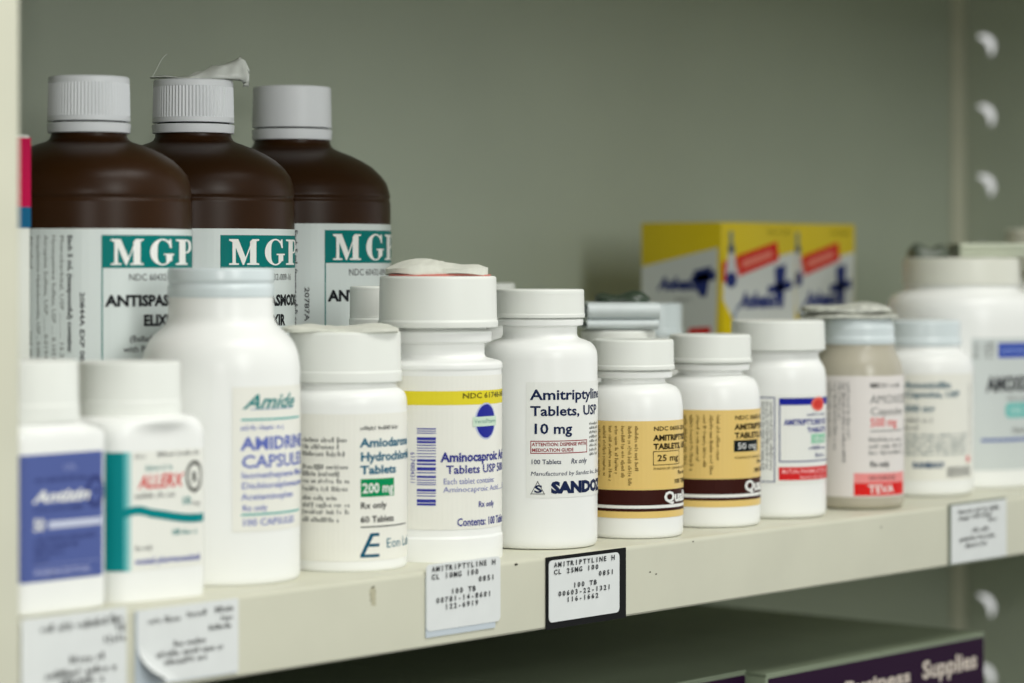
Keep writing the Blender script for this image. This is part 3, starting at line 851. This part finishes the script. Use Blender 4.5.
def tube(bm, pts, r, seg=8):
    rings = []
    for i, p in enumerate(pts):
        d = (pts[min(i + 1, len(pts) - 1)] - pts[max(i - 1, 0)]).normalized()
        a = d.cross(Vector((0, 0, 1)));
        if a.length < 1e-3: a = Vector((1, 0, 0))
        a.normalize(); c = d.cross(a)
        rings.append([bm.verts.new(p + (a * math.cos(2 * PI * k / seg) + c * math.sin(2 * PI * k / seg)) * r) for k in range(seg)])
    for x, y in zip(rings, rings[1:]):
        for k in range(seg): bm.faces.new((x[k], x[(k + 1) % seg], y[(k + 1) % seg], y[k]))
    bm.faces.new(rings[0]); bm.faces.new(rings[-1][::-1])
bm = bmesh.new()
tube(bm, [world(x, D0 - .004, zat(y, D0)) - ft.location for x, y in ((152, 77.5), (155, 73), (158, 67), (161, 61), (164, 57), (167, 55))], .00012)
link('loose_strand', bm, film, ft)

# ================================================================== pink / blue topped box by the post
q0 = world(31, 1.135); bx1 = q0.x; by0 = q0.y
tb = empty('medicine_box', (bx1 - .03, by0 + .02, 0), label='tall narrow white box with pink and blue top between post and brown bottle', cat='box')
W_, H_ = .058, zat(135, 1.135)
bm = bmesh.new(); box(bm, -W_ + .03, .03, -.02, .028, 0, H_, bev=.0012)
link('carton', bm, mat('white_carton', (222, 224, 216), rough=.5), tb, sharp=30)
A = Art(); zz = lambda y: zat(y, 1.135)
A.rect(-W_ + .0304, zz(207), .0298, H_ - .0012, ink(186, 16, 72), 1); A.rect(-W_ + .0304, zz(228), .0298, zz(207), ink(20, 92, 130), 1)
A.build('colour_band', lambda u, v, off: (u, -.02 - off, v), tb, step=0, label='pink and blue band')
A = Art(); A.rect(-.0272, zz(207), .0192, H_ - .0012, ink(186, 16, 72), 1); A.rect(-.0272, zz(228), .0192, zz(207), ink(20, 92, 130), 1)
A.build('colour_band', lambda u, v, off: (-W_ + .03 - off, -u, v), tb, step=0, label='pink and blue band')

# ================================================================== yellow cartons
def yellow_box(loc, w, d, h, label):
    o = empty('medicine_carton', loc, label=label, cat='carton', group='yellow medicine cartons')
    bm = bmesh.new(); box(bm, 0, w, 0, d, 0, h, bev=.0009)
    link('carton', bm, mat('yellow_carton', (226, 200, 20), rough=.42, spec=.4), o, sharp=30)
    CW = mat('carton_white', (214, 218, 216), rough=.45); CB = ink(44, 56, 120); CR = ink(216, 44, 36); YD = ink(226, 200, 20)
    def face(wd, front, fm):
        A = Art(); X = lambda t: wd * t
        Q = (lambda px: wd * (px - 722) / 75) if front else (lambda px: wd * (px - 641) / 81)
        Zt = lambda y: h * (1 - (y - 222) / 263)
        def P(m, layer, *pts): A.poly([(Q(x), Zt(y)) for x, y in pts], m, layer)
        if front:
            P(CW, 1, (723, 470), (723, 283), (738, 268), (795.5, 251.5), (795.5, 470))
            P(YD, 2, (722.2, 470), (722.2, 299), (732, 318), (733, 470)); P(YD, 2, (788, 470), (796.5, 300), (796.5, 470))
            P(CR, 2, (722.2, 283), (722.2, 262), (736, 258), (737, 277))
            P(CR, 3, (738.4, 276.5), (736, 256), (777, 241), (778.7, 260.4))
            P(ink(232, 128, 112), 4, (742, 269), (741, 260.5), (771, 249.5), (772.5, 257))
            P(ink(140, 150, 130), 4, (728.5, 246), (728.5, 231), (732.5, 231), (732.5, 246))
            P(ink(70, 90, 120), 5, (727.5, 253), (728, 245), (733.5, 245), (734, 253))
            P(ink(206, 206, 210), 4, (725, 276), (728, 253), (733.5, 253), (736.5, 276))
            A.oval(Q(730.5), Zt(280), Q(727.5) - Q(722), Zt(272) - Zt(280), CB, 5)
            A.text('Anbesol', Q(739), Zt(308), Q(774) - Q(739), Zt(292) - Zt(308), CB, bold=.06, shear=.35, layer=3)
            P(CB, 4, (777, 309), (774, 268), (786, 264), (783, 309)); P(CB, 4, (767, 295), (767, 287), (792, 280), (792, 290))
            A.words(Q(768), Zt(233), Q(790), Zt(229), ink(150, 134, 30))
            P(ink(150, 160, 176), 3, (733, 322), (731, 317), (738, 303), (740, 304))
        else:
            P(CW, 1, (642, 470), (642, 267), (718, 247.5), (718, 282), (712, 470))
            A.text('Anbesol', Q(659), Zt(290), Q(698) - Q(659), Zt(277) - Zt(290), CB, bold=.06, shear=.35, layer=3)
            P(CB, 4, (700, 297), (694, 271), (712, 266), (707, 297)); P(CB, 4, (692, 284), (692, 276), (716, 270), (716, 280))
            A.words(Q(676), Zt(302), Q(694), Zt(297), GRY)
            P(CR, 3, (688, 336), (690, 329), (711, 327), (711, 336))
        A.build('print', fm, o, step=0)
    face(w, True, lambda u, v, off: (u, -off, v))
    face(d, False, lambda u, v, off: (-off, d - u, v))
    return o
p0 = world(722, 1.62); hb = zat(222, 1.62)
yellow_box(p0, .0750, .0594, hb, 'yellow and white carton with red banner, its side panel showing')
yellow_box(p0 + Vector((.0765, .006, 0)), .0710, .0594, hb, 'yellow and white carton with red banner, partly hidden by its twin')

# ================================================================== leaflets on caps
def crumple(name, bt, cx, y0, y1, half, label, layers=3, seed=1, depth=None, cat='leaflet', edge=None, tilt=0, m=PAPER):
    """a folded leaflet: several thin, wavy, stacked sheets"""
    D = bt.D; k = D / FPX; r = random.Random(seed)
    base = world(cx, D, zat(y1, D)); H = (y1 - y0) * k; hx = half * k; hy = depth or hx * .8
    o = empty(name, base, math.atan2(RT.y, RT.x), label=label, cat=cat)
    for L in range(layers):
        bm = bmesh.new(); nr, ns = 7, 48
        if edge: zb, th = ((0, H * .24) if L == 0 else (H * .20 + H * .8 * (L - 1) / (layers - 1), H * .8 / (layers - 1)))
        else: zb = H * L / layers; th = H / layers
        ph = [r.uniform(0, 6.28) for _ in range(6)]; sx = 1 - .05 * r.random() - .06 * L * (L == layers - 1); ox = r.uniform(-.03, .03) * hx
        def pt(i, a, top):
            q = i / nr
            e = 3.2
            den = (abs(math.cos(a)) ** e + abs(math.sin(a)) ** e) ** (1 / e)
            R_ = q / den * (1 + .04 * math.sin(3 * a + ph[0]) + .02 * math.sin(7 * a + ph[1]))
            x = R_ * hx * sx * math.cos(a) + ox; y = R_ * hy * math.sin(a)
            wv = .5 + .28 * math.sin(x / hx * 4 + ph[2]) + .22 * math.sin(y / hy * 5 + ph[3] + x / hx * 2)
            edge_ = (1 - q ** 6)
            z = zb + (th * (.38 + .95 * (wv + .12 * math.sin(17 * a + ph[5]) * q) * (.25 + .75 * edge_)) if top else th * .10 * math.sin(5 * a + ph[4]) - (0 if L == 0 else th * .12) + (th * .05 * q ** 6)) + tilt * x
            return (x, y, max(z, 0.00003 if not top else .0001))
        for top in (True, False):
            c = bm.verts.new(pt(0, 0, top)); prev = None
            for i in range(1, nr + 1):
                ring = [bm.verts.new(pt(i, 2 * PI * j / ns, top)) for j in range(ns)]
                for j in range(ns):
                    if prev is None: bm.faces.new((c, ring[j], ring[(j + 1) % ns]))
                    else: bm.faces.new((prev[j], ring[j], ring[(j + 1) % ns], prev[(j + 1) % ns]))
                prev = ring
            if top: tr = prev
            else:
                for j in range(ns): bm.faces.new((tr[j], tr[(j + 1) % ns], prev[(j + 1) % ns], prev[j]))
        link('folded_sheet', bm, m if not (edge and L == 0) else edge, o, sharp=70)
    return o
# on the smoky bottle
crumple('folded_leaflet', J_, 846, 304, 318, 48, 'crumpled grey-white leaflet lying on the smoky bottle cap', layers=2, seed=3, m=mat('mottled_leaflet_paper', (206, 208, 196), rough=.6, noise=.38, nscale=230, bump=.4, bscale=300))
crumple('folded_leaflet', D_, 341, 325, 331.5, 58, 'flat creased paper leaflet lying on the Amiodarone bottle cap', layers=1, seed=5, depth=.022)
e = crumple('folded_leaflet', E_, 439, 262, 276, 53, 'thick folded leaflet with red lower edge on the Aminocaproic bottle cap', layers=2, seed=8, edge=mat('red_edged_paper', (206, 120, 108), rough=.7))
# print on its edge
# small dark scrap next to D
bm = bmesh.new(); k = D_.D / FPX
crumple('paper_scrap', N_, 356, 331, 336, 6, 'small dark printed scrap of paper between bottle caps', layers=1, seed=2, cat='paper scrap', m=mat('dark_print', (70, 72, 74), rough=.6)) if False else bm.free()

def folded_roll(name, D, x0, x1, y0, y1, label, turns, depth=.02, m=PAPER):
    """a sheet folded flat, seen along its folds: flattened loops"""
    k = D / FPX; base = world((x0 + x1) / 2, D, zat(y1, D))
    o = empty(name, base, math.atan2(RT.y, RT.x) + .12, label=label, cat='leaflet')
    hx = (x1 - x0) / 2 * k
    for (t0, t1, rr, sh) in turns:
        zb, zt_ = (y1 - t1) * k, (y1 - t0) * k; H = zt_ - zb; th = min(.0012, H * .28)
        # outer loop of the fold in (y, z)
        def loop(inset):
            pts = []; a = H / 2 - inset; Lh = depth / 2 - H / 2
            for q in range(13): an = PI / 2 + PI * q / 12; pts.append((-Lh + a * math.cos(an), zb + H / 2 + a * math.sin(an)))
            for q in range(13): an = -PI / 2 + PI * q / 12; pts.append((Lh + a * math.cos(an), zb + H / 2 + a * math.sin(an)))
            return pts
        bm = bmesh.new(); O = loop(0); I = loop(th); n = len(O)
        xa, xb = -hx + sh * k, hx * rr + sh * k
        secs = []
        for x in (xa, xb):
            secs.append(([bm.verts.new((x, p[0], p[1])) for p in O], [bm.verts.new((x, p[0], p[1])) for p in I]))
        (OA, IA), (OB, IB) = secs
        for i in range(n):
            j = (i + 1) % n
            bm.faces.new((OA[i], OB[i], OB[j], OA[j])); bm.faces.new((IA[j], IB[j], IB[i], IA[i]))
            bm.faces.new((OA[j], IA[j], IA[i], OA[i])); bm.faces.new((OB[i], IB[i], IB[j], OB[j]))
        link('folded_sheet', bm, m, o, sharp=40)
    return o
GLP = mat('glossy_leaflet', (206, 214, 214), rough=.3, spec=.5, noise=.06, nscale=80)
folded_roll('folded_leaflet', P_.D, 583, 655, 302, 329.5, 'glossy grey-white leaflet folded into two rolls behind the 25 mg bottle', [(302, 319, 1, 0), (319.3, 328.5, .98, -1)], depth=.034, m=GLP)
crumple('plastic_wrapper', P_, 622, 293, 302, 27, 'dark green plastic wrapper on top of the folded glossy leaflet', layers=1, seed=11, cat='wrapper', m=mat('dark_green_plastic', (52, 66, 52), rough=.35), depth=.012)
# on the wide jar
crumple('plastic_wrapper', L_, 928, 246, 258, 20, 'dark grey crumpled wrapper beside paper booklet on the wide jar cap', layers=1, seed=13, cat='wrapper', m=mat('dark_grey_plastic', (92, 100, 88), rough=.4), depth=.014)
folded_roll('paper_booklet', L_.D, 953, 1022, 243.5, 257.5, 'flat folded pale green booklet on the wide jar cap', [(243.5, 251, .98, 0), (251, 257.3, 1, 0)], depth=.028, m=mat('pale_green_paper', (190, 196, 176), rough=.6))

# ================================================================== shelf-edge labels
def edge_label(x0, x1, yt, yb_, label, lines=None, greek=None, backing=None, peel=None, lean=0.0, rad=.0022, yaw_top=0.0, dz=0.0):
    """x0..x1, yt (at x0), yb_ (at x0) as seen; real card standing on the lip"""
    P0, D0_ = on_plane_y(x0, -.0012); P1, D1_ = on_plane_y(x1, -.0012)
    zt0, zb0 = zat(yt, D0_), zat(yb_, D0_)
    w = P1.x - P0.x; h = zt0 - zb0
    o = empty('shelf_label', (P0.x, -.0006, zb0), label=label, cat='price label', group='price labels on the shelf edge')
    o.rotation_euler = (0, lean, 0)
    def card(name, xa, xb, za, zb2, ya, th, m, rad):
        bm = bmesh.new(); pts = []
        for cx, cz, a0 in ((xb - rad, za + rad, -90), (xb - rad, zb2 - rad, 0), (xa + rad, zb2 - rad, 90), (xa + rad, za + rad, 180)):
            for q in range(6):
                a = math.radians(a0 + 18 * q); pts.append((cx + rad * math.cos(a), cz + rad * math.sin(a)))
        nb = 14
        f = bm.faces.new([bm.verts.new((p[0], ya, p[1])) for p in pts])
        bm.normal_update()
        if f.normal.y > 0: f.normal_flip()
        g = bmesh.ops.extrude_face_region(bm, geom=[f]); bmesh.ops.translate(bm, vec=(0, -th, 0), verts=[v for v in g['geom'] if isinstance(v, bmesh.types.BMVert)])
        if peel and name == 'card':
            for c in (1, 2, 3, 4, 5, 6, 7, 8):
                bmesh.ops.bisect_plane(bm, geom=bm.verts[:] + bm.edges[:] + bm.faces[:], plane_co=(peel[0] * c / 8 * w, 0, peel[1] * h * c / 8), plane_no=(1 / (peel[0] * w), 0, 1 / (peel[1] * h)), dist=1e-7)
            for v in bm.verts:
                t = 1 - (v.co.x / (peel[0] * w) + v.co.z / (peel[1] * h))
                if t > 0: v.co += Vector((.5, -.9, .3)) * (t * t * .011)
        return link(name, bm, m, o, smooth=False)
    if backing:
        ex = backing.get('ext', (0, 0, 0, 0))     # left, right, bottom, top in m
        card('backing_card', -ex[0], w + ex[1], -ex[2], h + ex[3], .0004, .0004, backing['mat'], backing.get('rad', .0004))
    card('card', 0, w, 0, h, 0, .0003, CARD, rad)
    A = Art()
    if lines:
        ch = w / 17.2
        for (tx, col, row) in lines:
            A.text(tx, ch * (1.0 + col), h * (1 - (row + .98) / 8.6), ch * len(tx), h * .080, ink(60, 62, 64), mono=True, bold=.03)
    if greek:
        for (xa, xb, row) in greek:
            A.words(w * xa, h * (1 - row) - h * .035, w * xb, h * (1 - row) + h * .045, ink(92, 94, 94), aspect=.75, seed=int(row * 100))
    A.build('print', lambda u, v, off: (u, -.0003 - off, v), o, step=0)
    return o
LG = [(.10, .50, .14), (.60, .92, .12), (.74, .93, .22), (.62, .93, .33), (.30, .62, .50), (.16, .86, .62), (.26, .68, .73)]
edge_label(22, 127, 620, 720, 'blurred white shelf label at the foot of the cream post', greek=[(.18, .82, .12), (.84, .97, .10), (.9, .98, .20), (.78, .98, .31), (.45, .78, .47), (.22, .92, .60), (.36, .78, .70)], rad=.0006)
edge_label(138, 239, 611, 687, 'white shelf label with its lower corner peeling, under the square bottles', greek=[(.10, .42, .16), (.48, .72, .13), (.76, .94, .12), (.82, .95, .24), (.70, .92, .35), (.35, .66, .50), (.18, .86, .62), (.26, .68, .73)], backing=dict(mat=mat('bluish_backing_paper', (196, 206, 214), rough=.4), ext=(.0008, 0, .0005, .0)), peel=(.42, .55), rad=.0006)
edge_label(427, 501, 565, 632, 'white shelf label reading CL 10MG 100 below the yellow-striped bottle',
    lines=[('AMITRIPTYLINE H', 0, 0), ('CL 10MG 100', 0, 1), ('0851', 10.8, 2), ('100 TB', 4.4, 3.15), ('00781-14-8601', 1, 4.1), ('122-6919', 3, 5.05)],
    backing=dict(mat=mat('bluish_backing_paper', (196, 206, 214)), ext=(0, -.003, .0026, -.005)))
edge_label(549.5, 620, 561, 623, 'white shelf label reading CL 25MG 100 on a black holder',
    lines=[('AMITRIPTYLINE H', 0, 0), ('CL 25MG 100', 0, 1), ('0851', 10.8, 2), ('100 TB', 4.6, 3.15), ('00603-22-1321', 1, 4.1), ('116-1662', 3, 5.05)],
    backing=dict(mat=mat('black_holder_plastic', (12, 13, 14), rough=.5, spec=.15), ext=(.0016, .0052, .0030, .0016), rad=.0003))
edge_label(952, 1007, 506, 564, 'small blurred white shelf label under the wide jar', greek=[(.12, .86, .12), (.12, .3, .24), (.36, .7, .22), (.66, .86, .31), (.36, .68, .47), (.14, .78, .60), (.24, .64, .72)],
    backing=dict(mat=mat('grey_holder_plastic', (120, 126, 112), rough=.4), ext=(.0024, 0, .001, .001)), rad=.0006)

# ================================================================== cartons on the lower shelf
PUR = mat('deep_purple_print', (38, 10, 42), rough=.6, spec=.1)
def carton(x0, x1, y0, d, zt_, label, txt):
    o = empty('carton_box', ((x0 + x1) / 2, y0 + d / 2, -.310), label=label, cat='carton', group='cartons on the lower shelf')
    h = zt_ + .310; w = x1 - x0
    bm = bmesh.new(); box(bm, -w / 2, w / 2, -d / 2, d / 2, 0, h - .0012, bev=.001)
    link('carton', bm, mat('grey_green_carton', (134, 146, 122), rough=.5, noise=.12, nscale=14), o, sharp=30)
    bm = bmesh.new(); box(bm, -w / 2, -.0005, -d / 2, d / 2, h - .0012, h, bev=.0003); box(bm, .0005, w / 2, -d / 2, d / 2, h - .0012, h, bev=.0003)
    link('top_flap', bm, mat('grey_green_carton', (150, 158, 140)), o, smooth=False)
    A = Art(); A.rect(-w / 2 + .0012, .004, w / 2 - .0012, h - .0022, PUR, 1)
    PT = ink(208, 196, 184)
    for (t, a, bq, z1, z0, bo) in txt: A.text(t, a * w, h - z0, (bq - a) * w, z0 - z1, PT, bold=bo, layer=2)
    A.build('front_print', lambda u, v, off: (u, -d / 2 - off, v), o, step=0, label='deep purple front panel')
    return o
carton(.1955, .4035, .02, .262, -.0757, 'purple-fronted carton on the lower shelf, nearest the side panel', [('Supplies', .19, .455, .0090, .0185, .03), ('Business', -.17, .13, .0115, .0185, .03), ('and', -.34, -.24, .0115, .0185, .03)])
carton(-.030, .1925, .03, .252, -.0740, 'purple-fronted carton on the lower shelf, its top corner just showing', [('Supplies', .12, .46, .0085, .0195, .04)])
carton(-.300, -.034, .04, .242, -.0750, 'grey-topped carton in shadow under the left shelf labels', [])

# ================================================================== light
w = bpy.data.worlds.new('room'); S.world = w; w.use_nodes = True
nt = w.node_tree; bg = nt.nodes['Background']
tc = nt.nodes.new('ShaderNodeTexCoord'); sx = nt.nodes.new('ShaderNodeSeparateXYZ'); rp = nt.nodes.new('ShaderNodeValToRGB')
mr = nt.nodes.new('ShaderNodeMapRange'); mr.inputs['From Min'].default_value = -1; mr.inputs['From Max'].default_value = 1
nt.links.new(tc.outputs['Generated'], sx.inputs[0]); nt.links.new(sx.outputs['X'], mr.inputs['Value']); nt.links.new(mr.outputs[0], rp.inputs['Fac'])
for e_, (p_, v_) in zip([rp.color_ramp.elements[0], rp.color_ramp.elements[1], rp.color_ramp.elements.new(.5), rp.color_ramp.elements.new(.84)], ((0, .14), (.93, 1.9), (.5, .22), (.84, .42))):
    e_.position = p_; e_.color = (v_ * .95, v_, v_ * .93, 1)
nt.links.new(rp.outputs['Color'], bg.inputs['Color']); bg.inputs['Strength'].default_value = 1.0
def area(name, loc, tgt, size, power, col, sy=None):
    l = bpy.data.lights.new(name, 'AREA'); l.energy = power; l.color = col; l.shape = 'RECTANGLE'; l.size = size; l.size_y = sy or size
    o = bpy.data.objects.new(name, l); COL.objects.link(o); o.location = loc
    o.rotation_euler = (Vector(tgt) - Vector(loc)).to_track_quat('-Z', 'Y').to_euler(); return o
area('ceiling_tube_light', (.1, -1.05, 1.75), (.15, .05, 0), 1.5, 24, (1, .99, .95), .5)
area('window_light', (-.55, -2.0, .75), (.1, .1, .1), .35, 16, (.98, 1, .96), 1.0)
area('camera_flash', tuple(CAM + Vector((0, 0, .11)) + RT * -.01), (.15, .1, .05), .05, 1.7, (1, .98, .95), .03)

# ================================================================== camera
cd = bpy.data.cameras.new('camera'); cam = bpy.data.objects.new('camera', cd); COL.objects.link(cam)
cam.location = CAM
cam.rotation_euler = FW.to_track_quat('-Z', 'Y').to_euler()
cd.sensor_fit = 'HORIZONTAL'; cd.sensor_width = 36; cd.lens = FPX / 1024 * 36
cd.shift_y = -(341.5 - HY) / 1024
cd.clip_start = .02; cd.clip_end = 50
cd.dof.use_dof = True; cd.dof.focus_distance = 1.262; cd.dof.aperture_fstop = 6.2
S.camera = cam
vs = S.view_settings
vs.view_transform = 'Standard'; vs.look = 'None'; vs.exposure = 0; vs.gamma = 1; vs.use_curve_mapping = False
